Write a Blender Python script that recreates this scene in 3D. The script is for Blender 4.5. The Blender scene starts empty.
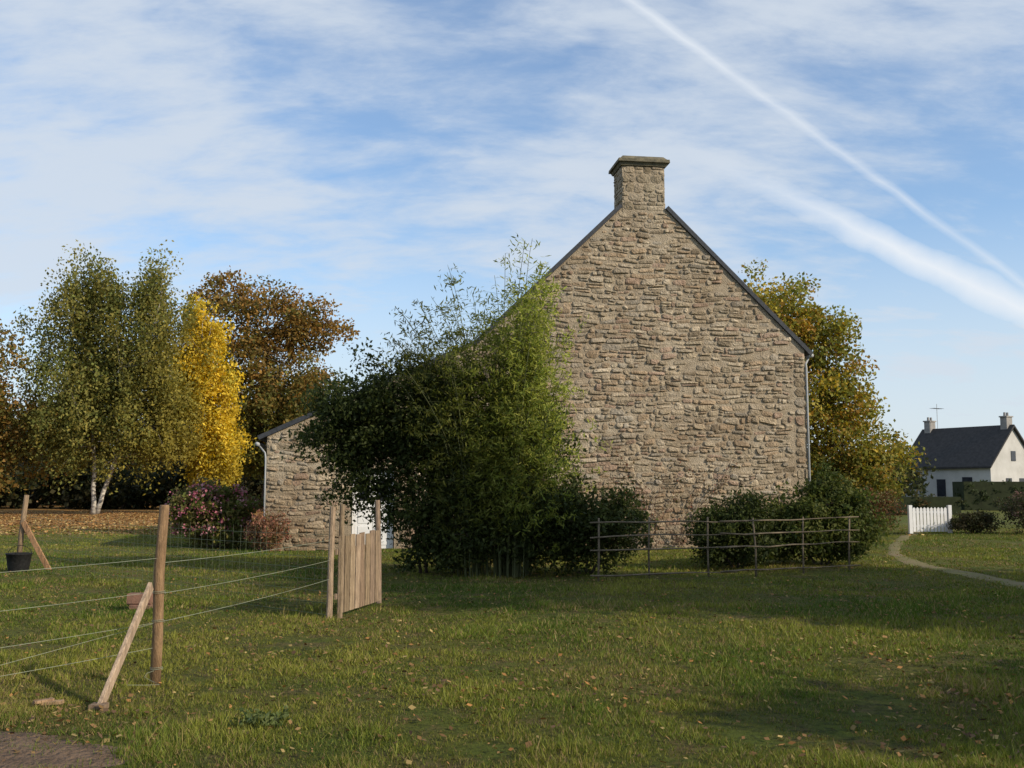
import bpy, math, random
import numpy as np
from mathutils import Vector, Matrix
random.seed(7)
rng = np.random.default_rng(11)
scene = bpy.context.scene
COL = scene.collection

# ------------------------------------------------------------------ helpers
def gz(x, y):
    return (0.03*np.sin(x*0.55+0.8)*np.cos(y*0.42) + 0.018*np.sin(x*1.25+y*0.9+1.0) + 0.012*np.cos(y*1.6-x*0.7))

def link(ob, parent=None):
    COL.objects.link(ob)
    if parent is not None:
        ob.parent = parent
    return ob

def empty(name, loc=(0,0,0), rz=0.0):
    e = bpy.data.objects.new(name, None)
    e.location = loc; e.rotation_euler = (0,0,rz)
    e.empty_display_size = 0.3
    COL.objects.link(e)
    return e

def mesh_np(name, V, F, mat, cols=None, parent=None, smooth=False):
    V = np.asarray(V, dtype=np.float32); F = np.asarray(F, dtype=np.int32)
    me = bpy.data.meshes.new(name)
    k = F.shape[1]
    me.vertices.add(len(V)); me.vertices.foreach_set("co", V.ravel())
    me.loops.add(F.size); me.loops.foreach_set("vertex_index", F.ravel())
    me.polygons.add(len(F)); me.polygons.foreach_set("loop_start", np.arange(0, F.size, k, dtype=np.int32))
    me.update(calc_edges=True)
    me.polygons.foreach_set("use_smooth", np.full(len(F), smooth, dtype=bool))
    if cols is not None:
        a = me.color_attributes.new("Col", 'FLOAT_COLOR', 'POINT')
        c = np.ones((len(V),4), dtype=np.float32); c[:,:3] = cols
        a.data.foreach_set("color", c.ravel())
    me.materials.append(mat)
    return link(bpy.data.objects.new(name, me), parent)

class MB:
    """mesh builder with python lists"""
    def __init__(s): s.v=[]; s.f=[]; s.c=[]
    def add(s, vs, fs, col=(1,1,1)):
        o=len(s.v); s.v += [tuple(v) for v in vs]; s.f += [tuple(i+o for i in f) for f in fs]
        s.c += [col]*len(vs)
    def box(s, x0,x1,y0,y1,z0,z1,col=(1,1,1)):
        vs=[(x0,y0,z0),(x1,y0,z0),(x1,y1,z0),(x0,y1,z0),(x0,y0,z1),(x1,y0,z1),(x1,y1,z1),(x0,y1,z1)]
        s.add(vs,[(0,3,2,1),(4,5,6,7),(0,1,5,4),(1,2,6,5),(2,3,7,6),(3,0,4,7)],col)
    def prism(s, poly, y0, y1, col=(1,1,1)):
        n=len(poly)
        vs=[(p[0],y0,p[1]) for p in poly]+[(p[0],y1,p[1]) for p in poly]
        fs=[tuple(range(n)), tuple(range(2*n-1,n-1,-1))]
        for i in range(n):
            j=(i+1)%n; fs.append((i,i+n,j+n,j))
        s.add(vs,fs,col)
    def beam(s, a, b, w, t, col=(1,1,1), roll=None):
        a=Vector(a); b=Vector(b); d=(b-a).normalized()
        ref = Vector(roll) if roll else (Vector((0,0,1)) if abs(d.z)<0.9 else Vector((1,0,0)))
        u=d.cross(ref).normalized(); v=d.cross(u).normalized()
        e=min(w,t)*0.12
        sec=[(w/2-e,t/2),(w/2,t/2-e),(w/2,-t/2+e),(w/2-e,-t/2),(-w/2+e,-t/2),(-w/2,-t/2+e),(-w/2,t/2-e),(-w/2+e,t/2)]
        vs=[a+u*p+v*q for p,q in sec]+[b+u*p+v*q for p,q in sec]
        fs=[tuple(range(8)),tuple(range(15,7,-1))]+[(i,i+8,(i+1)%8+8,(i+1)%8) for i in range(8)]
        s.add(vs,fs,col)
    def tube(s, pts, radii, sides=6, col=(1,1,1), wob=0.0):
        pts=[Vector(p) for p in pts]; n=len(pts); vs=[]; fs=[]
        u=None
        for i,p in enumerate(pts):
            d=(pts[min(i+1,n-1)]-pts[max(i-1,0)])
            if d.length<1e-6: d=Vector((0,0,1))
            d.normalize()
            if u is None:
                ref=Vector((1,0,0)) if abs(d.x)<0.8 else Vector((0,1,0))
                u=d.cross(ref).normalized()
            else:
                u=(u-d*u.dot(d))
                u = u.normalized() if u.length>1e-5 else d.orthogonal().normalized()
            w=d.cross(u)
            for k in range(sides):
                a=2*math.pi*k/sides
                r=radii[i]*(1+wob*random.uniform(-1,1))
                vs.append(p+u*(r*math.cos(a))+w*(r*math.sin(a)))
        for i in range(n-1):
            for k in range(sides):
                k2=(k+1)%sides
                fs.append((i*sides+k,i*sides+k2,(i+1)*sides+k2,(i+1)*sides+k))
        fs.append(tuple(range(sides-1,-1,-1))); fs.append(tuple((n-1)*sides+k for k in range(sides)))
        s.add(vs,fs,col)
    def obj(s, name, mat, parent=None, smooth=False):
        me=bpy.data.meshes.new(name); me.from_pydata([tuple(v) for v in s.v],[],s.f); me.update()
        a=me.color_attributes.new("Col",'FLOAT_COLOR','POINT')
        c=np.ones((len(s.v),4),dtype=np.float32); c[:,:3]=np.array(s.c,dtype=np.float32)
        a.data.foreach_set("color",c.ravel())
        me.polygons.foreach_set("use_smooth",[smooth]*len(me.polygons))
        me.materials.append(mat)
        return link(bpy.data.objects.new(name,me),parent)

# ------------------------------------------------------------------ materials
def newmat(name):
    m=bpy.data.materials.new(name); m.use_nodes=True
    nt=m.node_tree; nt.nodes.clear()
    return m, nt, nt.nodes.new("ShaderNodeOutputMaterial")

def leaf_mat(name, trans=0.35, rough=0.6, spec=0.15):
    m,nt,out=newmat(name); N=nt.nodes; L=nt.links
    at=N.new("ShaderNodeAttribute"); at.attribute_name="Col"
    p=N.new("ShaderNodeBsdfPrincipled"); p.inputs["Roughness"].default_value=rough
    p.inputs["Specular IOR Level"].default_value=spec
    t=N.new("ShaderNodeBsdfTranslucent"); mx=N.new("ShaderNodeMixShader"); mx.inputs[0].default_value=trans
    hs=N.new("ShaderNodeHueSaturation"); hs.inputs["Saturation"].default_value=1.1; hs.inputs["Value"].default_value=1.3
    L.new(at.outputs["Color"],p.inputs["Base Color"]); L.new(at.outputs["Color"],hs.inputs["Color"]); L.new(hs.outputs[0],t.inputs["Color"])
    L.new(p.outputs[0],mx.inputs[1]); L.new(t.outputs[0],mx.inputs[2]); L.new(mx.outputs[0],out.inputs[0])
    return m

def noisy_mat(name, base, base2=None, scale=4.0, rough=0.85, bump=0.3, bscale=20.0, attr=False, stretch=(1,1,1), bdist=0.02, spec=0.2, large=None, basefade=False):
    m,nt,out=newmat(name); N=nt.nodes; L=nt.links
    tc=N.new("ShaderNodeTexCoord"); mp=N.new("ShaderNodeMapping"); mp.inputs["Scale"].default_value=stretch
    L.new(tc.outputs["Object"],mp.inputs[0])
    n=N.new("ShaderNodeTexNoise"); n.inputs["Scale"].default_value=scale; n.inputs["Detail"].default_value=8; n.inputs["Roughness"].default_value=0.65
    L.new(mp.outputs[0],n.inputs["Vector"])
    r=N.new("ShaderNodeMapRange"); r.inputs[1].default_value=0.35; r.inputs[2].default_value=0.65
    L.new(n.outputs[0],r.inputs[0])
    mx=N.new("ShaderNodeMix"); mx.data_type='RGBA'
    base2=base2 or tuple(c*0.6 for c in base)
    mx.inputs[6].default_value=(*base,1); mx.inputs[7].default_value=(*base2,1)
    L.new(r.outputs[0],mx.inputs[0]); last=mx.outputs[2]
    if attr:
        at=N.new("ShaderNodeAttribute"); at.attribute_name="Col"
        m2=N.new("ShaderNodeMix"); m2.data_type='RGBA'; m2.blend_type='MULTIPLY'; m2.inputs[0].default_value=1
        L.new(last,m2.inputs[6]); L.new(at.outputs["Color"],m2.inputs[7]); last=m2.outputs[2]
    if large:
        n3=N.new("ShaderNodeTexNoise"); n3.inputs["Scale"].default_value=large; n3.inputs["Detail"].default_value=5
        L.new(tc.outputs["Object"],n3.inputs["Vector"])
        r3=N.new("ShaderNodeMapRange"); r3.inputs[1].default_value=0.4; r3.inputs[2].default_value=0.65; L.new(n3.outputs[0],r3.inputs[0])
        fac=r3.outputs[0]
        if basefade:  # rising damp / weathering near the foot of the wall
            sp=N.new("ShaderNodeSeparateXYZ"); L.new(tc.outputs["Object"],sp.inputs[0])
            r4=N.new("ShaderNodeMapRange"); r4.inputs[1].default_value=2.6; r4.inputs[2].default_value=0.2; r4.interpolation_type='SMOOTHSTEP'; L.new(sp.outputs[2],r4.inputs[0])
            ad=N.new("ShaderNodeMath"); ad.operation='MULTIPLY_ADD'; L.new(r4.outputs[0],ad.inputs[0]); ad.inputs[1].default_value=0.8; L.new(r3.outputs[0],ad.inputs[2])
            fac=ad.outputs[0]
        m3=N.new("ShaderNodeMix"); m3.data_type='RGBA'; m3.blend_type='MULTIPLY'; m3.clamp_factor=False
        L.new(fac,m3.inputs[0]); L.new(last,m3.inputs[6]); m3.inputs[7].default_value=(0.80,0.765,0.73,1); last=m3.outputs[2]
    p=N.new("ShaderNodeBsdfPrincipled"); p.inputs["Roughness"].default_value=rough; p.inputs["Specular IOR Level"].default_value=spec
    L.new(last,p.inputs["Base Color"])
    n2=N.new("ShaderNodeTexNoise"); n2.inputs["Scale"].default_value=bscale; n2.inputs["Detail"].default_value=6
    L.new(mp.outputs[0],n2.inputs["Vector"])
    b=N.new("ShaderNodeBump"); b.inputs["Strength"].default_value=bump; b.inputs["Distance"].default_value=bdist
    L.new(n2.outputs[0],b.inputs["Height"]); L.new(b.outputs[0],p.inputs["Normal"])
    L.new(p.outputs[0],out.inputs[0])
    return m

M_leaf=leaf_mat("leaf_foliage")
M_grass=leaf_mat("grass_blades",0.3,0.6,0.2)
M_dry=leaf_mat("fallen_leaf",0.1,0.8,0.1)
M_bark=noisy_mat("bark",(0.13,0.10,0.075),(0.05,0.04,0.03),6,0.9,0.6,25,stretch=(1,1,0.3))
M_birch=noisy_mat("birch_bark",(0.62,0.58,0.5),(0.14,0.12,0.10),3,0.8,0.3,18,stretch=(1,1,2.5))
M_culm=noisy_mat("bamboo_culm",(0.10,0.11,0.045),(0.06,0.07,0.03),4,0.6,0.1,20)
M_stone=noisy_mat("rubble_stone",(1.12,1.1,1.07),(0.66,0.63,0.59),9,0.92,1.0,20,attr=True,bdist=0.045,large=0.8,basefade=True)
M_mortar=noisy_mat("lime_mortar",(0.45,0.38,0.285),(0.28,0.23,0.165),5,0.95,0.9,30,bdist=0.04,large=0.8,basefade=True)
M_slate=noisy_mat("slate",(0.055,0.06,0.07),(0.03,0.033,0.04),12,0.55,0.3,30)
M_zinc=noisy_mat("zinc_pipe",(0.42,0.43,0.44),(0.3,0.31,0.32),3,0.5,0.1,30)
M_white=noisy_mat("white_paint",(0.8,0.8,0.8),(0.7,0.7,0.7),3,0.6,0.05,30)
M_render=noisy_mat("white_render",(0.50,0.49,0.47),(0.40,0.39,0.37),0.6,0.9,0.1,30)
M_rendg=noisy_mat("grey_render",(0.33,0.31,0.29),(0.22,0.21,0.2),2,0.9,0.1,30)
M_glass=noisy_mat("window_dark",(0.03,0.035,0.045),(0.02,0.02,0.03),2,0.15,0.0,3,spec=0.6)
M_wood=noisy_mat("weathered_wood",(0.36,0.27,0.19),(0.17,0.125,0.09),5,0.88,0.7,30,attr=True,stretch=(6,6,1))
M_pole=noisy_mat("rustic_pole",(0.20,0.16,0.11),(0.10,0.08,0.055),6,0.9,0.4,30)
M_wire=noisy_mat("fence_wire",(0.30,0.32,0.22),(0.2,0.21,0.15),5,0.5,0.0,10,spec=0.5)
M_net=noisy_mat("green_netting",(0.16,0.18,0.11),(0.10,0.12,0.07),5,0.6,0.0,10,spec=0.3)
M_brick=noisy_mat("red_brick",(0.24,0.13,0.09),(0.15,0.09,0.065),8,0.9,0.5,40)
M_cap=noisy_mat("mossy_cap",(0.19,0.165,0.11),(0.085,0.08,0.06),6,0.95,0.6,25)
M_dark=noisy_mat("black_rubber",(0.02,0.02,0.02),(0.012,0.012,0.012),6,0.7,0.5,20)

# ------------------------------------------------------------------ ground
def ground_mat():
    m,nt,out=newmat("lawn"); N=nt.nodes; L=nt.links
    geo=N.new("ShaderNodeNewGeometry")
    def noise(sc,det=6,rough=0.6):
        n=N.new("ShaderNodeTexNoise"); n.inputs["Scale"].default_value=sc; n.inputs["Detail"].default_value=det; n.inputs["Roughness"].default_value=rough
        L.new(geo.outputs["Position"],n.inputs["Vector"]); return n.outputs[0]
    def rng_(src,a,b):
        r=N.new("ShaderNodeMapRange"); r.inputs[1].default_value=a; r.inputs[2].default_value=b; r.interpolation_type='SMOOTHSTEP'
        L.new(src,r.inputs[0]); return r.outputs[0]
    def mix(f,a,b):
        x=N.new("ShaderNodeMix"); x.data_type='RGBA'
        if isinstance(f,float): x.inputs[0].default_value=f
        else: L.new(f,x.inputs[0])
        for k,c in ((6,a),(7,b)):
            if isinstance(c,tuple): x.inputs[k].default_value=(*c,1)
            else: L.new(c,x.inputs[k])
        return x.outputs[2]
    def math_(op,a,b):
        x=N.new("ShaderNodeMath"); x.operation=op
        for k,c in ((0,a),(1,b)):
            if isinstance(c,(int,float)): x.inputs[k].default_value=c
            else: L.new(c,x.inputs[k])
        return x.outputs[0]
    c=mix(rng_(noise(0.35),0.38,0.62),(0.10,0.13,0.022),(0.14,0.14,0.032))
    c=mix(rng_(noise(2.2),0.46,0.68),c,(0.15,0.115,0.05))
    c=mix(rng_(noise(14,8,0.75),0.42,0.68),c,(0.034,0.042,0.012))
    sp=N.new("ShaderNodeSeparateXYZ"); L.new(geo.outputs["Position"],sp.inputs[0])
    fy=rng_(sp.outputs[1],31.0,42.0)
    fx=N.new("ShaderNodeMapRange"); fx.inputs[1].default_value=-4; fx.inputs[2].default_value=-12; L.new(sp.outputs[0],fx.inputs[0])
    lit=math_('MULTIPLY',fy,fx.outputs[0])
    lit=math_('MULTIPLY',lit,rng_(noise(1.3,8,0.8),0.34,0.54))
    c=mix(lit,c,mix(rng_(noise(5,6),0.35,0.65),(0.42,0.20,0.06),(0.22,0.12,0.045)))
    p=N.new("ShaderNodeBsdfPrincipled"); p.inputs["Roughness"].default_value=0.95; p.inputs["Specular IOR Level"].default_value=0.1
    L.new(c,p.inputs["Base Color"])
    b=N.new("ShaderNodeBump"); b.inputs["Strength"].default_value=1.0; b.inputs["Distance"].default_value=0.06
    L.new(noise(18,8,0.8),b.inputs["Height"]); L.new(b.outputs[0],p.inputs["Normal"]); L.new(p.outputs[0],out.inputs[0])
    return m
def build_ground():
    def axis(lo,hi,near_lo,near_hi,step):
        a=list(np.arange(near_lo,near_hi+1e-6,step)); s=step
        x=near_hi
        while x<hi: s*=1.25; x+=s; a.append(x)
        s=step; x=near_lo
        while x>lo: s*=1.25; x-=s; a.insert(0,x)
        return np.array(a)
    xs=axis(-900,900,-18,18,0.3); ys=axis(-300,1500,2,42,0.3)
    X,Y=np.meshgrid(xs,ys); Z=gz(X,Y)*np.clip(1-(np.hypot(X,Y)-60)/40,0,1)
    V=np.stack([X,Y,Z],-1).reshape(-1,3); nx=len(xs); ny=len(ys)
    i=np.arange(nx-1)[None,:]+np.arange(ny-1)[:,None]*nx; i=i.ravel()
    F=np.stack([i,i+1,i+1+nx,i+nx],-1)
    mesh_np("ground",V,F,ground_mat(),smooth=True)
build_ground()

PATH=[(7.2,4.0,0.9),(7.6,9.0,0.9),(8.25,14.0,0.9),(8.5,17.5,0.75),(8.4,20.0,0.6),(8.7,23.0,0.45),(10.2,27.0,0.4),(12.4,32.0,0.45),(14.6,36.5,0.6),(20,50,0.8)]
def path_at(y):
    ys=[p[1] for p in PATH]
    return np.interp(y,ys,[p[0] for p in PATH]), np.interp(y,ys,[p[2] for p in PATH])
def build_path():
    ys=np.arange(4,50,0.3); cx,w=path_at(ys)
    k=np.ones(9)/9; cx=np.convolve(np.pad(cx,4,'edge'),k,'valid')
    V=[];F=[]; m=7
    for i,y in enumerate(ys):
        for j in range(m):
            t=j/(m-1)-0.5; ww=w[i]*(1+0.18*math.sin(y*2.1+j)+0.12*math.sin(y*5.7))
            x=cx[i]+t*ww
            V.append((x,y,float(gz(x,y))+0.010-0.02*abs(t*2)**4))
    for i in range(len(ys)-1):
        for j in range(m-1):
            a=i*m+j; F.append((a,a+1,a+m+1,a+m))
    mesh_np("dirt_path",V,F,noisy_mat("path_dirt",(0.20,0.15,0.085),(0.12,0.125,0.04),1.4,0.95,0.6,30),smooth=True)
build_path()

def soil_in(x,y):
    return ((x+3.5)/1.1)**2+((y-5.95)/0.8)**2 < 1+0.35*np.sin(x*7+y*3)+0.25*np.sin(y*11)
def build_soil():
    V=[(-3.5,5.95,float(gz(-3.5,5.95))+0.03)]
    n=60;rings=8
    for r in range(1,rings+1):
        for k in range(n):
            a=2*math.pi*k/n; s=r/rings*(1.0+0.13*math.sin(3*a+1)+0.08*math.sin(7*a))
            x=-3.5+1.1*s*math.cos(a); y=5.95+0.8*s*math.sin(a)
            V.append((x,y,float(gz(x,y))+0.026*(1-(r/rings)**2)+0.008*random.uniform(-1,1)+0.004))
    T=[(0,1+k,1+(k+1)%n) for k in range(n)]
    Q=[]
    for r in range(rings-1):
        for k in range(n):
            a=1+r*n+k; b=1+r*n+(k+1)%n; Q.append((a,a+n,b+n,b))
    mb=MB(); mb.add(V,T+Q)
    mb.obj("bare_soil",noisy_mat("soil",(0.17,0.115,0.075),(0.09,0.06,0.04),5,0.95,1.0,25,bdist=0.05),smooth=True)
build_soil()

# ------------------------------------------------------------------ grass blades
def vnoise(x,y,s,seed):
    r=np.random.default_rng(seed); G=r.random((256,256))
    u=x/s+77.3; v=y/s+31.7; i=np.floor(u).astype(int); j=np.floor(v).astype(int); f=u-i; g=v-j
    f=f*f*(3-2*f); g=g*g*(3-2*g)
    A=G[i%256,j%256]; B=G[(i+1)%256,j%256]; C=G[i%256,(j+1)%256]; D=G[(i+1)%256,(j+1)%256]
    return (A*(1-f)+B*f)*(1-g)+(C*(1-f)+D*f)*g
def build_grass(n=840000):
    y0,y1=5.0,42.0
    y=np.exp(rng.uniform(np.log(y0),np.log(y1),n)); x=rng.uniform(-1,1,n)*(0.58*y+1.2)
    cl=(vnoise(x,y,0.16,1)*0.40+vnoise(x,y,0.42,2)*0.40+vnoise(x,y,1.1,3)*0.45)*2.1-1.3
    patch=vnoise(x,y,2.6,4)*0.55+vnoise(x,y,0.8,5)*0.45
    px,pw=path_at(y); keep=(np.abs(x-px)>pw*0.5*rng.uniform(0.1,1.1,n))&~(soil_in(x,y)&(rng.random(n)>0.15))
    keep&=~((y>25.4+(x+6.3)*0.14)&(x>-6.4)&(x<8.2))
    keep&=rng.random(n)<np.clip(0.74+0.6*cl,0.10,1)
    x,y,cl,patch=x[keep],y[keep],cl[keep],patch[keep]; n=len(x)
    h=rng.uniform(0.014,0.046,n)*np.clip(1+1.0*cl,0.3,2.3); w=0.0034*np.clip(y/6,1,3.5)*rng.uniform(0.7,1.4,n)
    tuft=(rng.random(n)<0.08)&(cl>0.25); h[tuft]*=1.9
    a=rng.uniform(0,2*np.pi,n); lean=rng.uniform(0,1.1,n)*h; la=rng.uniform(0,2*np.pi,n)
    z=gz(x,y)-0.004
    dx,dy=np.cos(a)*w,np.sin(a)*w
    p0=np.stack([x-dx,y-dy,z],-1); p1=np.stack([x+dx,y+dy,z],-1); p2=np.stack([x+np.cos(la)*lean,y+np.sin(la)*lean,z+h],-1)
    V=np.stack([p0,p1,p2],1).reshape(-1,3); F=np.arange(3*n).reshape(-1,3)
    t=np.clip((patch-0.25)*2.1+0.22*rng.standard_normal(n),0,1)[:,None]
    c=np.array([0.085,0.135,0.018])*(1-t)+np.array([0.225,0.225,0.04])*t
    dry=(rng.random(n)<0.13+0.6*np.clip(vnoise(x,y,1.3,8)-0.45,0,1)+0.15*np.clip(-cl,0,1))[:,None]
    c=np.where(dry,np.array([0.27,0.20,0.085]),c)*rng.uniform(0.55,1.2,n)[:,None]*np.clip(0.92+0.4*cl,0.55,1.2)[:,None]
    mesh_np("grass",V,F,M_grass,np.repeat(c,3,axis=0))
build_grass()

def quads(P,T,B,L,W):
    a=P-T*(L/2)[:,None]; c=P+T*(L/2)[:,None]; m=P-T*(L*0.06)[:,None]
    b=m+B*(W/2)[:,None]; d=m-B*(W/2)[:,None]
    V=np.stack([a,b,c,d],1).reshape(-1,3); F=np.arange(4*len(P)).reshape(-1,4)
    return V,F
def rand_unit(n):
    v=rng.standard_normal((n,3)); return v/np.linalg.norm(v,axis=1)[:,None]

def build_litter():
    n=30000
    y=np.exp(rng.uniform(np.log(5.2),np.log(40),n)); x=rng.uniform(-1,1,n)*(0.58*y+1)
    k=rng.random(n)<np.clip((vnoise(x,y,1.3,21)-0.25)*1.1,0.1,1); x,y=x[k],y[k]
    y2=rng.uniform(34,68,22000); x2=rng.uniform(-0.55,-0.12,22000)*y2
    x=np.concatenate([x,x2]); y=np.concatenate([y,y2]); n=len(x)
    keep=~((y>25.2+(x+6.3)*0.14)&(y<40)&(x>-6.4)&(x<8.2)); x,y=x[keep],y[keep]; n=len(x)
    P=np.stack([x,y,gz(x,y)+rng.uniform(0.014,0.045,n)],-1)
    nrm=rand_unit(n)*0.6+np.array([0,0,1]); nrm/=np.linalg.norm(nrm,axis=1)[:,None]
    T=np.cross(nrm,rand_unit(n)); T/=np.linalg.norm(T,axis=1)[:,None]; B=np.cross(nrm,T)
    L=rng.uniform(0.02,0.062,n)*np.where(y>33,2.4,1.0)
    V,F=quads(P,T,B,L,L*rng.uniform(0.4,0.9,n))
    pal=np.array([[0.28,0.17,0.07],[0.20,0.115,0.05],[0.34,0.25,0.10],[0.14,0.085,0.05],[0.32,0.16,0.055]])
    c=pal[rng.integers(0,5,n)]*rng.uniform(0.5,1.2,n)[:,None]
    c=c*np.where(y>33,1.35,1.0)[:,None]
    mesh_np("fallen_leaves",V,F,M_dry,np.repeat(c,4,axis=0))
build_litter()

# ------------------------------------------------------------------ trees
def leaves_obj(name, C, R, per, size, pal, parent, aspect=0.55, aniso=(1,1,0.75), droop=0.0, colfn=None, mat=None, zmin=0.03, jit=0.25):
    C=np.asarray(C); R=np.asarray(R); k=len(C); n=k*per
    idx=np.repeat(np.arange(k),per)
    off=rng.standard_normal((n,3)); nn=np.linalg.norm(off,axis=1)[:,None]
    off=off/nn*np.minimum(nn,2.3)*0.48*np.array(aniso)
    P=C[idx]+off*R[idx][:,None]
    ok=P[:,2]>zmin; P=P[ok]; idx=idx[ok]; n=len(P)
    T=rand_unit(n); T[:,2]-=droop; T/=np.linalg.norm(T,axis=1)[:,None]
    nr=rand_unit(n)+np.array([0,0,0.5]); B=np.cross(T,nr); B/=np.linalg.norm(B,axis=1)[:,None]
    L=size*rng.uniform(0.6,1.35,n)
    V,F=quads(P,T,B,L,L*aspect*rng.uniform(0.8,1.2,n))
    pal=np.array(pal); kk=len(pal)
    cc=rng.integers(0,kk,k)
    sel=np.where(rng.random(n)<0.6,cc[idx],rng.integers(0,kk,n))
    c=pal[sel]
    if colfn is not None: c=colfn(P,c)
    c=c*rng.uniform(1-jit,1+jit,n)[:,None]*rng.uniform(0.8,1.2,k)[idx][:,None]
    mesh_np(name,V,F,mat or M_leaf,np.repeat(c,4,axis=0),parent)

def sample_blobs(blobs,k,surf=2.4):
    w=np.array([b[3]*b[4]*b[5] for b in blobs])**0.8; w/=w.sum()
    s=rng.choice(len(blobs),k,p=w); b=np.array(blobs)[s]
    u=rand_unit(k); r=rng.random(k)**(1/surf)
    r=r*(1+0.12*rng.standard_normal(k))
    return b[:,:3]+u*r[:,None]*b[:,3:6], s

def make_tree(name, base, trunks, blobs, k, per, cr, leaf, pal, bark=M_bark, trunk_r=0.2, aspect=0.6, aniso=(1,1,0.75), droop=0.0, colfn=None, twigs=True, surf=2.4, zmin=0.2):
    E=empty(name,base)
    B=np.array(base)
    bl=[(b[0]-B[0],b[1]-B[1],b[2]-B[2],b[3],b[4],b[5]) for b in blobs]
    C,s=sample_blobs(bl,k,surf); C=C[C[:,2]>zmin+0.1]; k=len(C)
    R=cr*rng.uniform(0.6,1.3,k)
    mb=MB(); nodes=[]
    for tr in trunks:
        pts=[Vector(p) for p in tr]; n=len(pts)
        fine=[]
        for i in range(n-1):
            for q in range(4):
                t=q/4; p=pts[i].lerp(pts[i+1],t)
                fine.append(p+Vector((random.uniform(-1,1),random.uniform(-1,1),0))*trunk_r*0.25*(1 if i+q>0 else 0))
        fine.append(pts[-1]); m=len(fine)
        rad=[trunk_r*(1.25 if i==0 else 1)*(1-0.85*i/(m-1)) for i in range(m)]
        mb.tube(fine,rad,8,wob=0.06)
        for i,p in enumerate(fine):
            if i>m*0.25: nodes.append((p,rad[i]))
    for b in bl:
        tgt=Vector(b[:3]); lim=[nd for nd in nodes if nd[0].z<tgt.z+0.1] or nodes
        st=min(lim,key=lambda nd:(nd[0]-tgt).length+abs(nd[0].z-(tgt.z-b[5]*0.7))*0.7)
        for q in range(3):
            t2=tgt+Vector((random.uniform(-.6,.6)*b[3],random.uniform(-.6,.6)*b[4],random.uniform(-.1,.7)*b[5]))
            mid=st[0].lerp(t2,0.5)+Vector((random.uniform(-.1,.1),random.uniform(-.1,.1),0.08))*(t2-st[0]).length
            pts=[st[0].lerp(mid,t/3) for t in range(3)]+[mid.lerp(t2,t/3) for t in range(4)]
            r0=min(st[1]*0.7,trunk_r*0.5); rr=[r0*(1-0.85*i/6) for i in range(7)]
            mb.tube(pts,rr,5)
            nodes += list(zip(pts[2:],rr[2:]))
    if twigs:
        NP=np.array([tuple(nd[0]) for nd in nodes])
        for c in C:
            d=np.linalg.norm(NP-c,axis=1)+np.where(NP[:,2]>c[2],0.6,0)
            j=int(np.argmin(d)); p=Vector(NP[j]); q=Vector(c)
            mid=p.lerp(q,0.5)+Vector((random.uniform(-.12,.12),random.uniform(-.12,.12),random.uniform(-.02,.12)))*(q-p).length
            r0=max(0.008,min(nodes[j][1]*0.6,0.05)); mb.tube([p,mid,q],[r0,r0*0.6,r0*0.25],4)
    mb.obj("trunk_and_branches",bark,E,smooth=True)
    leaves_obj("foliage",C,R,per,leaf,pal,E,aspect,aniso,droop,colfn,zmin=zmin)
    return E

# birch, left
def bicol(P,c):
    t=np.clip((P[:,0]-1.0)/5.0+(4-P[:,2])/14+0.28*rng.standard_normal(len(P)),0,1)[:,None]
    return c*(1-t)+np.array([0.27,0.22,0.04])*t
make_tree("birch_tree",(-24.9,60,0),
  [[(0,0,0),(-0.1,0,3),(-0.4,0,6.5),(-1.0,0,11),(-1.4,0,14.8)],[(0.1,0.1,0),(0.9,0.1,2.6),(2.0,0,5.6),(3.0,0,9.5),(3.6,0,13.5)]],
  [(-26.2,60,10.0,3.0,2.8,4.6),(-22.0,60,9.8,3.4,3,4.6),(-24.2,60,6.5,4.6,3.8,3.6),(-25.6,60,13.1,1.9,1.7,2.0),(-22.7,60,12.8,1.8,1.7,2.0),(-27.2,60,5.0,2.8,2.5,2.4),(-21.2,60,5.0,2.6,2.2,2.4)],
  560,150,1.0,0.20,[[0.175,0.18,0.05],[0.14,0.16,0.043],[0.20,0.19,0.05],[0.23,0.20,0.05]],
  bark=M_birch,trunk_r=0.15,aniso=(0.85,0.85,1.4),droop=0.7,aspect=0.6,colfn=bicol)
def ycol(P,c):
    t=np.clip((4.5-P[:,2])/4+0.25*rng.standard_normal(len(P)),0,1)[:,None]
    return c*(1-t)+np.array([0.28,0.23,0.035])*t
make_tree("yellow_birch_tree",(-19.6,62.5,0),
  [[(0,0,0),(0.1,0,4),(0.1,0,9),(0.0,0,13.0)]],
  [(-19.5,62.5,10.2,1.3,1.4,2.9),(-19.0,62.5,7.0,1.8,1.8,3.6),(-18.7,62.5,3.8,1.8,1.8,2.6),(-19.9,62.5,12.0,0.9,0.9,1.5),(-20.4,62.5,8.5,1.4,1.3,2.5)],
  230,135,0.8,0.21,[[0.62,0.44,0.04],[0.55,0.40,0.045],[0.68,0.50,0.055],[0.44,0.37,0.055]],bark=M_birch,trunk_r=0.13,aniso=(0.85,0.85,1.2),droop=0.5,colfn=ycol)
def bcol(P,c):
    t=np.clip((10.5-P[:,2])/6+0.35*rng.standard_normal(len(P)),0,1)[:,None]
    return c*(1-t)+np.array([0.115,0.125,0.03])*t
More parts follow.
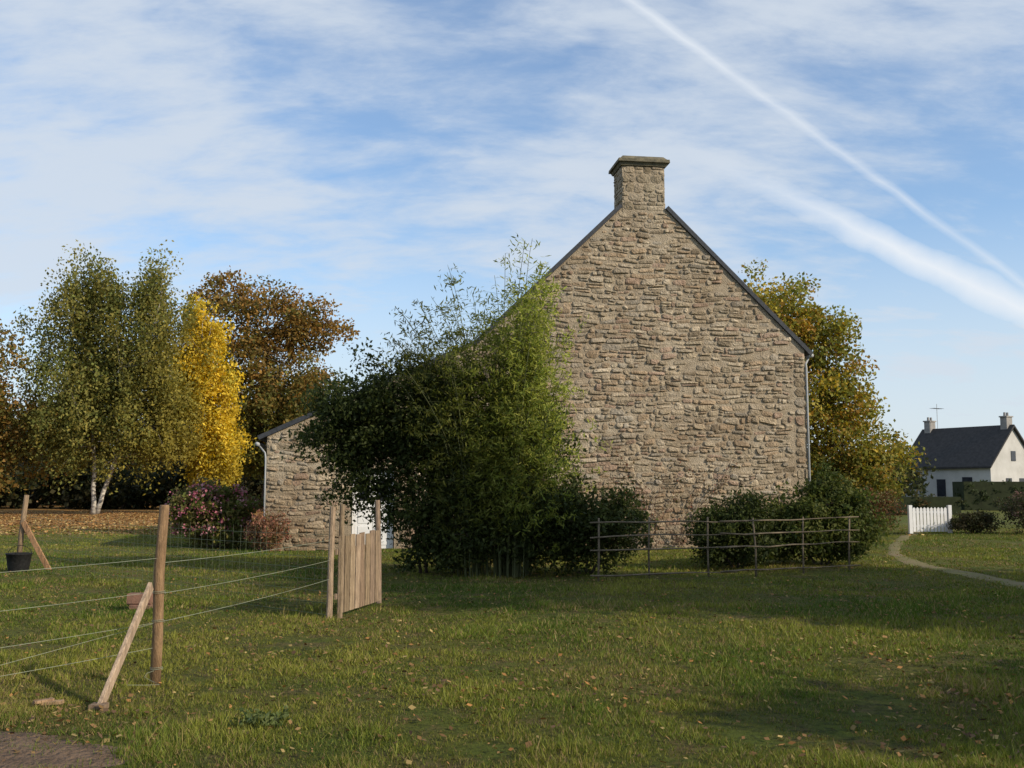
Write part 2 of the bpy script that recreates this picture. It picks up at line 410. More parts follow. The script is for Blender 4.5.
make_tree("oak_tree",(-17.0,70,0),
  [[(0,0,0),(0.2,0,4),(0.0,0,8),(-0.3,0,13)]],
  [(-19.5,70,13.4,3.4,3.2,3.2),(-15.8,70,13.1,2.5,2.6,2.8),(-13.2,70,12.7,2.0,1.8,1.7),(-17.0,70,8.5,4.4,4,3.8),(-18.5,70,4.8,3.8,3.5,2.6),(-15.2,70,6.0,2.4,3,3.4),(-20.5,70,15.2,1.6,1.5,1.3)],
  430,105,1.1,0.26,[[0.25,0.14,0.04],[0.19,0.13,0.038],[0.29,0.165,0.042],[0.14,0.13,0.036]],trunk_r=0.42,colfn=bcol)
make_tree("oak_tree",(-32.5,58,0),
  [[(0,0,0),(0.2,0,3),(0.0,0,8)]],
  [(-32.4,58,8.8,3.6,3.5,3.6),(-30.2,58,6.0,2.6,2.6,3.0),(-34,58,5,3.5,3.5,3),(-30.5,59,3.2,3.0,2.5,1.8)],
  240,105,1.1,0.24,[[0.21,0.135,0.035],[0.14,0.13,0.033],[0.12,0.12,0.033],[0.25,0.145,0.038]],trunk_r=0.35)
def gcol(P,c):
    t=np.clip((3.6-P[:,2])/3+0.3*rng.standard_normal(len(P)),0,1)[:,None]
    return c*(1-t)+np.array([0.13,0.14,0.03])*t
make_tree("oak_tree",(11.3,39,0),
  [[(0,0,0),(0.1,0,2.5),(-0.2,0,5),(-0.3,0,8.3)]],
  [(10.4,39,8.2,1.9,1.8,1.9),(12.2,39,7.5,1.6,1.6,1.8),(11.2,39,5.8,2.8,2.4,2.4),(13.0,39,5.0,1.5,1.6,1.8),(12.6,39,3.2,2.1,2,1.8),(10.0,39.2,3.5,2.2,2,2),(14.4,39,3.0,1.3,1.3,1.0),(13.6,39,1.8,1.8,1.6,1.1)],
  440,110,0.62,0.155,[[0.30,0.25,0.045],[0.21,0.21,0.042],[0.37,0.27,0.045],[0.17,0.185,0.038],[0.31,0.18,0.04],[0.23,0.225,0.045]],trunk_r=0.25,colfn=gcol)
# trees standing off to the right (their shadows lie across the lawn)
SH=[[0.12,0.11,0.03],[0.2,0.12,0.03]]
make_tree("oak_tree",(14.6,8.4,0),[[(0,0,0),(0.1,0,3),(0,0,6),(0.2,0,9.5)]],
  [(14.6,8.4,7.0,2.6,2.2,2.6),(13.8,9.2,4.4,2.0,1.6,1.6),(15.8,8.6,9.3,1.9,1.9,1.8),(14.2,10.0,8.4,2.0,1.8,2.0)],
  210,95,0.9,0.24,SH,trunk_r=0.28)
make_tree("oak_tree",(20.5,9.4,0),[[(0,0,0),(0.1,0,3),(0,0,6),(0.2,0,9)]],
  [(20.5,9.4,6.8,3.0,2.8,2.8),(18.9,10.4,4.4,2.2,2.0,2.0),(22,10.9,7,2.6,2.6,2.6),(19.6,8.2,9.4,2.0,2.0,1.8)],
  210,95,1.0,0.25,SH,trunk_r=0.3)
make_tree("oak_tree",(12.0,3.2,0),[[(0,0,0),(0.1,0,2),(0,0,4),(0.2,0,5.4)]],
  [(12.0,3.2,4.0,2.0,1.4,1.5),(10.6,3.7,2.8,1.5,1.1,1.1),(12.4,4.6,3.2,1.4,1.2,1.2)],
  150,90,0.75,0.2,SH,trunk_r=0.18)

def woodland(name, pts, k, per, leaf, pal, cr):
    C=[];R=[]
    mb=MB()
    for (x,y,h,w) in pts:
        kk=k
        u=rand_unit(kk); r=rng.random(kk)**0.4
        c=np.array([x,y,h*0.52])+u*r[:,None]*np.array([w,w*0.7,h*0.48])
        C.append(c); R.append(cr*rng.uniform(0.7,1.4,kk)*1.0)
        mb.tube([(x,y,0),(x+random.uniform(-.3,.3),y,h*0.4),(x+random.uniform(-.5,.5),y,h*0.75)],[0.3,0.22,0.08],6)
    E=empty(name,(0,0,0))
    mb.obj("trunks",M_bark,E)
    leaves_obj("foliage",np.concatenate(C),np.concatenate(R),per,leaf,pal,E,aspect=0.7)
pts=[(x+random.uniform(-2,2),92+random.uniform(-6,8),random.uniform(6,10),random.uniform(3.5,5.5)) for x in np.arange(-66,-20,2.8)]
woodland("treeline",pts,60,65,0.48,[[0.04,0.045,0.02],[0.06,0.055,0.02],[0.03,0.04,0.018],[0.08,0.055,0.02]],1.6)
pts=[(x+random.uniform(-1,1),76+random.uniform(-2,3),random.uniform(2.4,4.2),random.uniform(3,4)) for x in np.arange(-52,-10,3.0)]
woodland("treeline",pts,40,60,0.40,[[0.035,0.04,0.015],[0.05,0.045,0.018],[0.028,0.035,0.015]],1.2)
pts=[(x,100+random.uniform(-6,8),random.uniform(3,5.0),random.uniform(4,5.5)) for x in np.arange(-30,36,5)]
woodland("treeline",pts,40,50,0.45,[[0.045,0.05,0.02],[0.07,0.06,0.02],[0.035,0.045,0.018]],1.4)
pts=[(x,150+random.uniform(-10,10),random.uniform(4,7),random.uniform(7,9)) for x in np.arange(40,140,9)]
woodland("treeline",pts,40,50,0.7,[[0.05,0.055,0.03],[0.07,0.06,0.03]],2.2)

# ------------------------------------------------------------------ shrubs in front of the gable
DG=[[0.034,0.047,0.013],[0.050,0.064,0.017],[0.075,0.09,0.024],[0.040,0.054,0.016]]
make_tree("broadleaf_shrub",(-1.6,19.0,0),
  [[(0,0,0),(-0.12,0,0.8),(-0.35,0,1.7),(-0.7,0.1,2.9)],[(0.2,0.1,0),(0.15,0,1),(0.2,0,2.2),(0.3,0,3.3)],[(-0.1,-0.1,0),(-0.22,-0.1,0.9),(-0.6,0,1.7),(-1.2,0,2.4)],[(0.5,0,0),(0.7,0,1.1),(1.0,0,2.2)]],
  [(-2.7,19.0,3.25,1.0,0.9,0.8),(-3.3,19.0,2.7,0.75,0.8,0.8),(-1.6,19,3.35,1.0,0.9,0.75),(-2.5,19,2.3,1.0,0.8,0.8),(-1.4,19,2.4,1.1,0.9,1.0),(-0.7,19,1.4,1.2,0.9,1.3),(-1.5,18.9,0.8,0.7,0.8,0.8),(0.3,19,2.4,1.0,0.8,1.1),(-2.9,19,1.7,0.6,0.6,0.5),(0.3,18.3,0.75,0.95,0.6,0.8),(-0.6,18.3,0.7,0.8,0.6,0.75),(-2.05,18.9,1.3,0.4,0.5,0.5)],
  640,120,0.38,0.088,DG,trunk_r=0.026,aspect=0.48,zmin=0.05,surf=2.0)

def make_bamboo(name,base):
    E=empty(name,base); mb=MB(); P=[];W=[]
    specs=[]
    for i in range(130):
        r=random.random()
        if r<0.66: tx=random.gauss(0.50,0.50); h=5.6-2.1*abs(tx-0.35)**1.3+random.gauss(-0.9,0.8)
        elif r<0.87: tx=random.gauss(-0.95,0.35); h=random.uniform(3.0,5.4)
        else: tx=random.gauss(-1.9,0.3); h=random.uniform(3.0,4.6)
        tx=min(tx,1.55); h=max(2.0,min(h,6.0)); specs.append((tx,h))
    for tx,h in [(0.5,6.5),(0.35,6.3),(0.05,6.1),(-0.15,5.9),(-1.0,5.8),(-1.05,5.6),(0.8,5.5),(-2.05,5.1),(-1.8,4.9),(-1.6,5.1),(-0.6,5.4)]:
        specs.append((tx,h))
    for tx,h in specs:
        bx=tx*0.35+random.gauss(0,0.15); by=random.gauss(0,0.25); ty=random.gauss(0,0.55)
        nseg=12; pts=[]
        arch=random.uniform(0.02,0.45)
        for i in range(nseg+1):
            t=i/nseg; b=t**1.8
            x=bx+(tx-bx)*b+ (arch*0.6*(1 if tx>0.2 else -1))*max(0,t-0.75)**1.2
            y=by+(ty-by)*b
            z=h*(1-(1-t)**1.15)-arch*max(0,t-0.8)*1.6
            pts.append(Vector((x,y,z)))
        mb.tube(pts,[0.009*(1-0.8*i/nseg)+0.002 for i in range(nseg+1)],4)
        nn=int(h*6.5)
        for q in range(nn):
            t=0.18+0.82*(q+random.random())/nn; f=t*nseg; i=min(int(f),nseg-1)
            if random.random()<0.12: continue
            p=pts[i].lerp(pts[i+1],f-i)
            spread=0.36*(1-t)**0.5+0.08
            cnt=random.randint(14,22) if t<0.85 else random.randint(7,12)
            cx=p+Vector((random.gauss(0,spread),random.gauss(0,spread),random.gauss(0,0.05)))
            mb.tube([p,p.lerp(cx,0.6)+Vector((0,0,0.03)),cx],[0.003,0.002,0.0012],3)
            cs=random.uniform(0.05,0.09)
            for _ in range(cnt):
                P.append((cx.x+random.gauss(0,cs),cx.y+random.gauss(0,cs),cx.z+random.gauss(0,cs*0.8))); W.append(t)
    mb.obj("culms",M_culm,E)
    P=np.array(P);W=np.array(W);n=len(P)
    T=rand_unit(n); T[:,2]=-np.abs(T[:,2])*0.8-0.1; T/=np.linalg.norm(T,axis=1)[:,None]
    B=np.cross(T,rand_unit(n)); B/=np.linalg.norm(B,axis=1)[:,None]
    L=rng.uniform(0.07,0.15,n); V,F=quads(P,T,B,L,L*0.21)
    pal=np.array([[0.20,0.235,0.038],[0.26,0.285,0.048],[0.16,0.20,0.033],[0.31,0.315,0.065]])
    c=pal[rng.integers(0,4,n)]*rng.uniform(0.7,1.25,n)[:,None]
    k=np.clip(0.50+0.40*W+0.34*(P[:,0]),0.28,1.3)[:,None]  # painted light: leaf colour brighter up the culms and toward the sunlit right
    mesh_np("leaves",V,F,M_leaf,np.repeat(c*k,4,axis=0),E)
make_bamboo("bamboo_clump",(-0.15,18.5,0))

def bush(name,x,y,blobs,k,per,cr,leaf,pal,aspect=0.5,fl=None):
    E=make_tree(name,(x,y,0),[[(0,0,0),(0.05,0,0.3),(0.0,0,0.6)],[(0.1,0,0),(0.3,0,0.35),(0.35,0.1,0.6)],[(-0.1,0,0),(-0.3,0.1,0.35),(-0.35,0,0.6)]],
       [(x+b[0],y+b[1],b[2],b[3],b[4],b[5]) for b in blobs],k,per,cr,leaf,pal,trunk_r=0.03,aspect=aspect,zmin=0.03,surf=2.2)
    if fl:
        cnt,cols,rad=fl
        C,_=sample_blobs(blobs,cnt,40); C=C[C[:,2]>0.4]
        leaves_obj("flowers",C,np.full(len(C),rad),14,0.07,cols,E,0.8,zmin=0.1)
    return E
bush("evergreen_bush",1.35,18.7,[(0,0,0.75,1.0,0.9,0.8),(-0.5,0,1.2,0.7,0.7,0.5),(0.5,0,1.0,0.6,0.6,0.55),(-0.9,0.1,0.8,0.8,0.7,0.8)],230,110,0.3,0.08,DG)
bush("evergreen_bush",4.5,20.2,[(0,0,0.6,0.85,0.8,0.62),(0.3,0,1.0,0.5,0.6,0.42),(-0.35,0,0.7,0.6,0.6,0.5)],150,110,0.28,0.08,DG)
bush("evergreen_bush",6.35,20.8,[(0,0,0.75,0.95,0.85,0.75),(0.3,0,1.4,0.65,0.6,0.5),(-0.6,0,0.8,0.6,0.6,0.6),(0.65,0,0.7,0.6,0.6,0.6),(-1.2,0,0.6,0.6,0.6,0.5)],250,110,0.29,0.085,[[0.05,0.07,0.016],[0.075,0.095,0.022],[0.105,0.115,0.03]])
bush("rhododendron_bush",-8.0,27.0,[(0,0,0.75,1.1,0.9,0.8),(-0.4,0,1.1,0.7,0.7,0.6),(0.6,0,0.85,0.7,0.7,0.7)],150,90,0.3,0.12,[[0.11,0.13,0.032],[0.16,0.145,0.04],[0.12,0.10,0.04]],fl=(110,[[0.45,0.16,0.20],[0.55,0.28,0.32],[0.35,0.10,0.14]],0.2))
bush("red_heather_bush",-6.1,25.0,[(0,0,0.45,0.45,0.5,0.45),(0.15,0,0.6,0.3,0.3,0.35)],60,80,0.22,0.07,[[0.34,0.15,0.10],[0.22,0.12,0.07],[0.16,0.12,0.05]])
bush("red_maple_bush",13.0,36.5,[(0,0,0.7,0.9,0.8,0.7),(0.4,0,1.0,0.5,0.5,0.5)],80,60,0.32,0.10,[[0.17,0.075,0.04],[0.13,0.08,0.04],[0.10,0.09,0.03]])
bush("round_shrub",15.9,34.6,[(0,0,0.40,0.75,0.6,0.40)],80,70,0.22,0.08,[[0.06,0.05,0.025],[0.045,0.05,0.02]])
bush("flowering_shrub",17.7,34.2,[(0,0,0.75,1.0,0.9,0.72),(0.4,0,0.95,0.8,0.8,0.6)],150,70,0.26,0.08,[[0.08,0.06,0.04],[0.055,0.065,0.025],[0.10,0.075,0.05]],fl=(30,[[0.28,0.19,0.17],[0.22,0.12,0.11]],0.12))
E=empty("weed_clump",(-1.72,7.0,float(gz(-1.72,7.0))))
leaves_obj("foliage",np.stack([rng.normal(0,0.10,34),rng.normal(0,0.09,34),rng.uniform(0.01,0.06,34)],-1),np.full(34,0.06),13,0.042,[[0.09,0.12,0.035],[0.13,0.155,0.055],[0.11,0.14,0.045]],E,0.55,zmin=0.0)

# ------------------------------------------------------------------ stone house
HOUSE=empty("stone_house",(3.64,27.0,0.0),math.radians(8))
HR,HL,EA,AP,LX,LE,DEP=4.55,-4.6,5.4,9.87,-10.0,2.9,9.5
def prof(x):
    if x>=0: return AP-(AP-EA)*x/HR
    if x>=HL: return AP-(AP-EA)*(-x)/(-HL)
    return EA-(EA-LE)*(HL-x)/(HL-LX)
mb=MB()
DX0,DX1,DH=-7.85,-6.75,2.05
mb.prism([(HL,-0.3),(HR,-0.3),(HR,EA),(0,AP),(HL,EA)],0.0,DEP)
mb.prism([(LX,-0.3),(DX0,-0.3),(DX0,prof(DX0)),(LX,LE)],0.0,DEP)
mb.prism([(DX1,-0.3),(HL,-0.3),(HL,EA),(DX1,prof(DX1))],0.0,DEP)
mb.prism([(DX0,DH),(DX1,DH),(DX1,prof(DX1)),(DX0,prof(DX0))],0.0,DEP)
mb.box(DX0,DX1,0.4,DEP,-0.3,DH)
mb.obj("mortar_wall_core",M_mortar,HOUSE)

SP=[(.45,.38,.28),(.42,.36,.27),(.48,.41,.31),(.36,.30,.22),(.43,.335,.235),(.38,.34,.28),(.51,.44,.34),(.39,.305,.215),(.45,.39,.305),(.29,.24,.175),(.40,.30,.23)]
def stones(mb,x0,x1,z0,z1,inside,mp,rh=(0.10,0.205),rl=(0.13,0.52),gap=0.026,warp=0.034,proud=(0.002,0.046),cols=SP,miss=0.035,rough=1.0):
    z=z0
    while z<z1:
        h=random.uniform(*rh); x=x0+random.uniform(-0.2,0)
        while x<x1:
            l=random.uniform(*rl)
            if random.random()<0.2: l*=0.5
            dz=random.uniform(-0.02,0.02)*rough   # break the courses
            subs=[(x,x+l,z+dz,z+h+dz)]
            if h>0.14 and random.random()<0.42:
                m=z+h*random.uniform(0.35,0.65)
                if l>0.28 and random.random()<0.65:
                    mm=x+l*random.uniform(.35,.65); subs=[(x,x+l,z,m),(x,mm,m,z+h),(mm,x+l,m,z+h)]
                    if random.random()<0.5: subs=[(x,x+l,m,z+h),(x,mm,z,m),(mm,x+l,z,m)]
                else: subs=[(x,x+l,z,m),(x,x+l,m,z+h)]
            for (a,b,c,d) in subs:
                if random.random()<miss: continue
                g2=gap*random.uniform(0.5,1.8)
                a2=max(a,x0)+g2/2; b2=min(b,x1)-g2/2; c2=c+g2/2; d2=min(d,z1)-g2/2
                if b2-a2<0.045 or d2-c2<0.03: continue
                j=min(d2-c2,b2-a2)*0.20
                q=[[a2,c2],[b2,c2],[b2,d2],[a2,d2]]
                for p in q:
                    p[0]+=random.uniform(-j,j)*1.3*rough; p[1]+=random.uniform(-j,j)*rough
                oc=[]
                for i in range(4):
                    p=q[i]; pr=q[i-1]; nx=q[(i+1)%4]; cut=random.uniform(0.14,0.42)
                    for o in (pr,nx):
                        dd=math.hypot(o[0]-p[0],o[1]-p[1]); s=cut*min(d2-c2,b2-a2)/dd
                        oc.append((p[0]+(o[0]-p[0])*s,p[1]+(o[1]-p[1])*s))
                wz=lambda X,Z: Z+warp*(0.6*math.sin(X*1.1+Z*.6)+0.6*math.sin(X*2.7-Z*1.9+1)+0.5*math.sin(X*6.1+Z*4.0)+0.35*math.sin(X*13-Z*7))*min(1,(Z-z0)/0.4)
                oc=[(p[0],wz(*p)) for p in oc]
                if not all(inside(*p) for p in oc):
                    cx=sum(p[0] for p in oc)/8; cz=sum(p[1] for p in oc)/8
                    oc=[(cx+(p[0]-cx)*0.55,cz+(p[1]-cz)*0.55) for p in oc]
                    if not all(inside(*p) for p in oc): continue
                cx=sum(p[0] for p in oc)/8; cz=sum(p[1] for p in oc)/8
                pr_=random.uniform(*proud)+0.006; tx=random.uniform(-.09,.09); tz=random.uniform(-.16,.16)
                e=random.uniform(0.58,0.84)
                ring0=[mp(p[0],-0.006,p[1]) for p in oc]
                ring1=[mp(p[0],max(0.002,pr_*0.7+(p[0]-cx)*tx*0.6),p[1]) for p in [(cx+(p[0]-cx)*0.95,cz+(p[1]-cz)*0.92) for p in oc]]
                ring2=[mp(p[0],max(0.004,pr_+(p[0]-cx)*tx+(p[1]-cz)*tz+random.uniform(-.006,.006)),p[1]) for p in [(cx+(p[0]-cx)*e,cz+(p[1]-cz)*e) for p in oc]]
                ctr=mp(cx,pr_+random.uniform(0,.010),cz)
                vs=ring0+ring1+ring2+[ctr]
                fs=[(i,(i+1)%8,(i+1)%8+8,i+8) for i in range(8)]+[(i+8,(i+1)%8+8,(i+1)%8+16,i+16) for i in range(8)]+[(i+16,(i+1)%8+16,24) for i in range(8)]
                col=random.choice(cols); k=random.uniform(0.80,1.12)
                mb.add(vs,fs,tuple(v*k for v in col))
            x+=l
        z+=h
mb=MB()
front=lambda x,o,z:(x,-o,z)
def in_main(x,z):
    if x>HR-0.32 or x<LX+0.005: return False
    if z>prof(x)-0.015: return False
    if abs(x)<0.64 and z>9.2: return False
    if z<DH+0.26 and DX0-0.02<x<DX1+0.02: return False
    return True
stones(mb,LX,HR,-0.1,9.9,in_main,front)
z=-0.1;i=0
while z<5.25:
    h=random.uniform(0.18,0.34)
    stones(mb,HR-0.33,HR-0.004,z,min(z+h,5.36),lambda x,z:z<prof(x)-0.02,front,rh=(h,h),rl=(0.6,0.6),warp=0,proud=(0.015,0.035),miss=0,rough=0.4)
    z+=h;i+=1
stones(mb,DX0-0.15,DX1+0.15,DH+0.01,DH+0.25,lambda x,z:True,front,rh=(0.24,0.24),rl=(1.5,1.6),warp=0,proud=(0.03,0.035),miss=0,rough=0.2)
left=lambda y,o,z:(LX-o,y,z)
stones(mb,0.0,DEP,-0.1,LE-0.1,lambda x,z:True,left)
right=lambda y,o,z:(HR+o,y,z)
stones(mb,0.0,DEP,-0.1,EA-0.1,lambda x,z:True,right)
mb.obj("rubble_stones",M_stone,HOUSE)

mb=MB(); CW=0.6; CD=0.92
mb.box(-CW,CW,-0.012,CD,9.0,10.50)
mb.obj("chimney_core",M_mortar,HOUSE)
mb=MB()
SC=[(.37,.32,.24),(.40,.345,.265),(.33,.285,.21),(.43,.37,.285)]
kw=dict(rh=(0.17,0.28),rl=(0.22,0.55),warp=0.0,proud=(0.006,0.02),cols=SC,miss=0,rough=0.35)
stones(mb,-CW,CW,9.22,10.46,lambda x,z:True,lambda x,o,z:(x,-0.012-o,z),gap=0.02,**kw)
stones(mb,0,CD,9.22,10.46,lambda x,z:True,lambda y,o,z:(-CW-o,y,z),**kw)
stones(mb,0,CD,9.22,10.46,lambda x,z:True,lambda y,o,z:(CW+o,y,z),**kw)
mb.obj("chimney_stones",M_stone,HOUSE)
mb=MB()
def frustum(mb,x0,x1,y0,y1,z0,z1,i):
    vs=[(x0,y0,z0),(x1,y0,z0),(x1,y1,z0),(x0,y1,z0),(x0+i,y0+i,z1),(x1-i,y0+i,z1),(x1-i,y1-i,z1),(x0+i,y1-i,z1)]
    mb.add(vs,[(0,3,2,1),(4,5,6,7),(0,1,5,4),(1,2,6,5),(2,3,7,6),(3,0,4,7)])
frustum(mb,-0.64,0.64,-0.07,0.98,10.46,10.55,-0.04)
frustum(mb,-0.73,0.73,-0.16,1.07,10.552,10.64,0.01)
frustum(mb,-0.68,0.68,-0.11,1.02,10.642,10.75,0.10)
mb.obj("chimney_cap",M_cap,HOUSE)

mb=MB(); TH=0.11
def slab(x0,z0,x1,z1,y0,y1,th=TH):
    d=Vector((x1-x0,z1-z0)).normalized(); n=Vector((-d.y,d.x))
    if n.y<0: n=-n
    g=0.004
    a=(x0+n.x*g,z0+n.y*g); b=(x1+n.x*g,z1+n.y*g)
    poly=[a,b,(b[0]+n.x*th,b[1]+n.y*th),(a[0]+n.x*th,a[1]+n.y*th)]
    mb.prism(poly,y0,y1)
for sgn in (1,-1):
    ex=HR+0.16 if sgn>0 else -HL
    sl=(AP-EA)/(HR if sgn>0 else -HL)
    slab(sgn*0.61,AP-0.61*sl,sgn*ex,AP-ex*sl,-0.07,CD+0.001)
    slab(0,AP,sgn*ex,AP-ex*sl,CD+0.003,DEP+0.1)
s2=(EA-LE)/(HL-LX)
slab(HL-0.0,EA,LX-0.2,LE-0.2*s2,-0.07,DEP+0.1)
mb.obj("slate_roof",M_slate,HOUSE)
mb=MB()
mb.tube([(HR+0.20,-0.04,EA-0.14),(HR+0.20,DEP,EA-0.14)],[0.06,0.06],8)
mb.tube([(HR+0.16,0.1,EA-0.2),(HR+0.04,0.03,EA-0.38),(HR+0.035,-0.02,EA-0.5),(HR+0.035,-0.02,0.05)],[0.032]*4,8)
mb.tube([(LX-0.25,-0.06,LE-0.2),(LX-0.25,DEP,LE-0.2)],[0.055,0.055],8)
mb.tube([(LX-0.2,0.1,LE-0.25),(LX-0.05,0.03,LE-0.42),(LX-0.03,-0.01,LE-0.55),(LX-0.03,-0.01,0.05)],[0.022]*4,8)
mb.obj("gutters_and_downpipe",M_zinc,HOUSE,smooth=True)
mb=MB()
mb.box(DX0+0.02,DX0+0.10,0.12,0.2,0.0,DH-0.02); mb.box(DX1-0.10,DX1-0.02,0.12,0.2,0.0,DH-0.02)
mb.box(DX0+0.102,DX1-0.102,0.12,0.2,DH-0.12,DH-0.02)
mid=(DX0+DX1)/2
for a,b in ((DX0+0.105,mid-0.004),(mid+0.004,DX1-0.105)):
    mb.box(a,b,0.14,0.19,0.0,1.25); mb.box(a,a+0.08,0.14,0.19,1.252,DH-0.125); mb.box(b-0.08,b,0.14,0.19,1.252,DH-0.125)
    mb.box(a+0.082,b-0.082,0.14,0.19,DH-0.23,DH-0.125)
    mb.box(a+0.07,b-0.07,0.128,0.1385,0.12,0.6); mb.box(a+0.07,b-0.07,0.128,0.1385,0.68,1.15)
mb.obj("white_door",M_white,HOUSE)
mb=MB(); mb.box(DX0+0.1,DX1-0.1,0.21,0.22,0.0,DH-0.05); mb.obj("door_glass",M_glass,HOUSE)

# leafless climber on the gable, low centre
VN=empty("climbing_vine",(3.9,26.95,0),math.radians(8)); mb=MB(); tips=[]
for s in range(9):
    x=random.uniform(-0.5,0.7); z=0.0; pts=[(x,-0.08,0)]; hh=random.uniform(1.2,2.4); dx=random.uniform(-.12,.12)
    while z<hh:
        z+=0.16; x+=dx+random.uniform(-.06,.06); pts.append((x,-0.075+random.uniform(-.015,.01),z)); tips.append(pts[-1])
        if random.random()<0.6:
            q=(x+random.uniform(-.35,.35),-0.08,z+random.uniform(.05,.3)); mb.tube([pts[-1],q],[0.005,0.002],4); tips.append(q)
    n=len(pts); mb.tube(pts,[0.010*(1-0.7*i/n) for i in range(n)],5)
mb.obj("stems",noisy_mat("vine_stem",(0.14,0.08,0.055),(0.08,0.05,0.04)),VN)
tp=np.array(tips); tp=tp[rng.random(len(tp))<0.6]
leaves_obj("leaves",tp,np.full(len(tp),0.12),5,0.06,[[0.20,0.08,0.05],[0.16,0.10,0.05],[0.10,0.09,0.03]],VN,0.7,aniso=(1,0.3,1))

# ------------------------------------------------------------------ distant white house
FH=empty("white_house",(45.3,95.0,0.35),math.radians(33)); FH.scale=(0.95,0.95,0.97)
W,Ln,e_,r_=8.2,10.0,3.5,7.3
mb=MB(); mb.prism([(0,-0.6),(W,-0.6),(W,e_),(W/2,r_),(0,e_)],0,Ln); mb.obj("walls",M_render,FH)
mb=MB()
slp=(r_-e_)/(W/2)
for x0,x1 in ((W/2,-0.4),(W/2,W+0.4)):
    z1=r_-abs(W/2-x1)*slp; mb.prism([(x0,r_+0.01),(x1,z1+0.01),(x1,z1+0.2),(x0,r_+0.25)] if x1<x0 else [(x0,r_+0.01),(x0,r_+0.25),(x1,z1+0.2),(x1,z1+0.01)],-0.3,Ln+0.3)
mb.obj("roof",noisy_mat("old_slate",(0.05,0.048,0.048),(0.03,0.03,0.03),3,0.8,0.3,30),FH)
mb=MB()
for yy in (0.2,Ln-1.0):
    mb.box(W/2-0.5,W/2+0.5,yy,yy+0.7,r_-0.3,r_+1.0); mb.box(W/2-0.6,W/2+0.6,yy-0.08,yy+0.78,r_+1.003,r_+1.13)
    for q in (-0.25,0.25): mb.tube([(W/2+q,yy+0.35,r_+1.13),(W/2+q,yy+0.35,r_+1.5)],[0.13,0.11],8)
mb.obj("chimneys",M_rendg,FH)
mb=MB()
mb.box(2.6,3.6,-0.05,-0.003,1.1,2.2); mb.box(5.0,6.0,-0.05,-0.003,1.1,2.2); mb.box(3.7,4.5,-0.05,-0.003,3.9,4.9)
mb.box(-0.05,-0.003,2.0,3.1,1.1,2.3); mb.box(-0.05,-0.003,5.0,6.0,0.0,2.1); mb.box(-0.05,-0.003,7.6,8.7,1.1,2.3)
mb.obj("windows",M_glass,FH)
mb=MB()
ay=Ln-1.6
mb.tube([(W/2,ay,r_),(W/2,ay,r_+2.9)],[0.03,0.03],5); mb.tube([(W/2-0.9,ay,r_+2.4),(W/2+0.9,ay,r_+2.4)],[0.02,0.02],4)
for q in range(-4,5): mb.tube([(W/2+q*0.2,ay-0.35,r_+2.4),(W/2+q*0.2,ay+0.35,r_+2.4)],[0.015,0.015],4)
mb.obj("tv_antenna",M_zinc,FH)
def hedge(name,x0,x1,y0,y1,h,pal,leaf=0.14):
    E=empty(name,((x0+x1)/2,(y0+y1)/2,0)); n=int((x1-x0)*h*16)
    cx=rng.uniform(-(x1-x0)/2,(x1-x0)/2,n); cz=rng.uniform(0.1,h-0.05,n); cy=rng.uniform(-(y1-y0)/2,(y1-y0)/2,n)
    leaves_obj("foliage",np.stack([cx,cy,cz-0.1],-1),np.full(n,0.25),28,leaf,pal,E,0.7)
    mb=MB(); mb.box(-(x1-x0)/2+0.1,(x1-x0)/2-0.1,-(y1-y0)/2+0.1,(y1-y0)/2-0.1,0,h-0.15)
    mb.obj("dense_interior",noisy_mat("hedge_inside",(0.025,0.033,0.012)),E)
hedge("clipped_hedge",31.4,46,70,72,2.15,[[0.03,0.045,0.015],[0.04,0.055,0.02]],0.15)
hedge("clipped_hedge",15.2,26,58,60,1.2,[[0.07,0.07,0.025],[0.05,0.055,0.02],[0.11,0.07,0.03]],0.18)

G=empty("white_picket_gate",(14.05,35.2,0),math.radians(4))
mb=MB()
for i in range(10):
    x=i*0.125; mb.prism([(x-0.048,0.06),(x+0.048,0.06),(x+0.048,0.86),(x,0.91),(x-0.048,0.86)],0,0.02)
for z in (0.22,0.7): mb.box(-0.05,1.2,0.022,0.05,z,z+0.08)
mb.box(-0.2,-0.08,-0.03,0.09,0,0.98); mb.box(1.22,1.34,-0.03,0.09,0,0.98)
mb.obj("pickets",M_white,G)

# ------------------------------------------------------------------ rustic pole fence
F=empty("rustic_pole_fence",(1.45,17.1,0))
mb=MB()
a=Vector((0,0,0)); b=Vector((4.97,2.2,0)); ts=[0,0.185,0.41,0.60,0.80,1.0]
for t in ts:
    p=a.lerp(b,t); g=float(gz(p.x+1.45,p.y+17.1)); hh=random.uniform(1.0,1.12)
    mb.tube([(p.x,p.y,g-0.1),(p.x+random.uniform(-.02,.02),p.y,g+0.5),(p.x+random.uniform(-.04,.04),p.y,g+hh)],[0.020,0.018,0.015],7,wob=0.12)
d=(b-a).normalized(); nrm=Vector((d.y,-d.x,0))
for z,off in ((0.99,0.035),(0.76,0.035),(0.53,0.03),(0.10,0.035)):
    for s0,s1 in ((-0.03,0.52),(0.45,1.04)):
        pts=[]; tl=random.uniform(-0.04,0.04)
        for i in range(7):
            t=s0+(s1-s0)*i/6; p=a.lerp(b,t)+nrm*(off+(0.03 if s0>0 else 0)); g=float(gz(p.x+1.45,p.y+17.1))
            pts.append((p.x,p.y,g*0.5+z+tl*(i/6-0.5)+random.uniform(-.016,.016)+(0.015 if s0>0 else 0)))
        mb.tube(pts,[0.014]*4+[0.010]*3,6,wob=0.15)
mb.obj("posts_and_rails",M_pole,F,smooth=True)

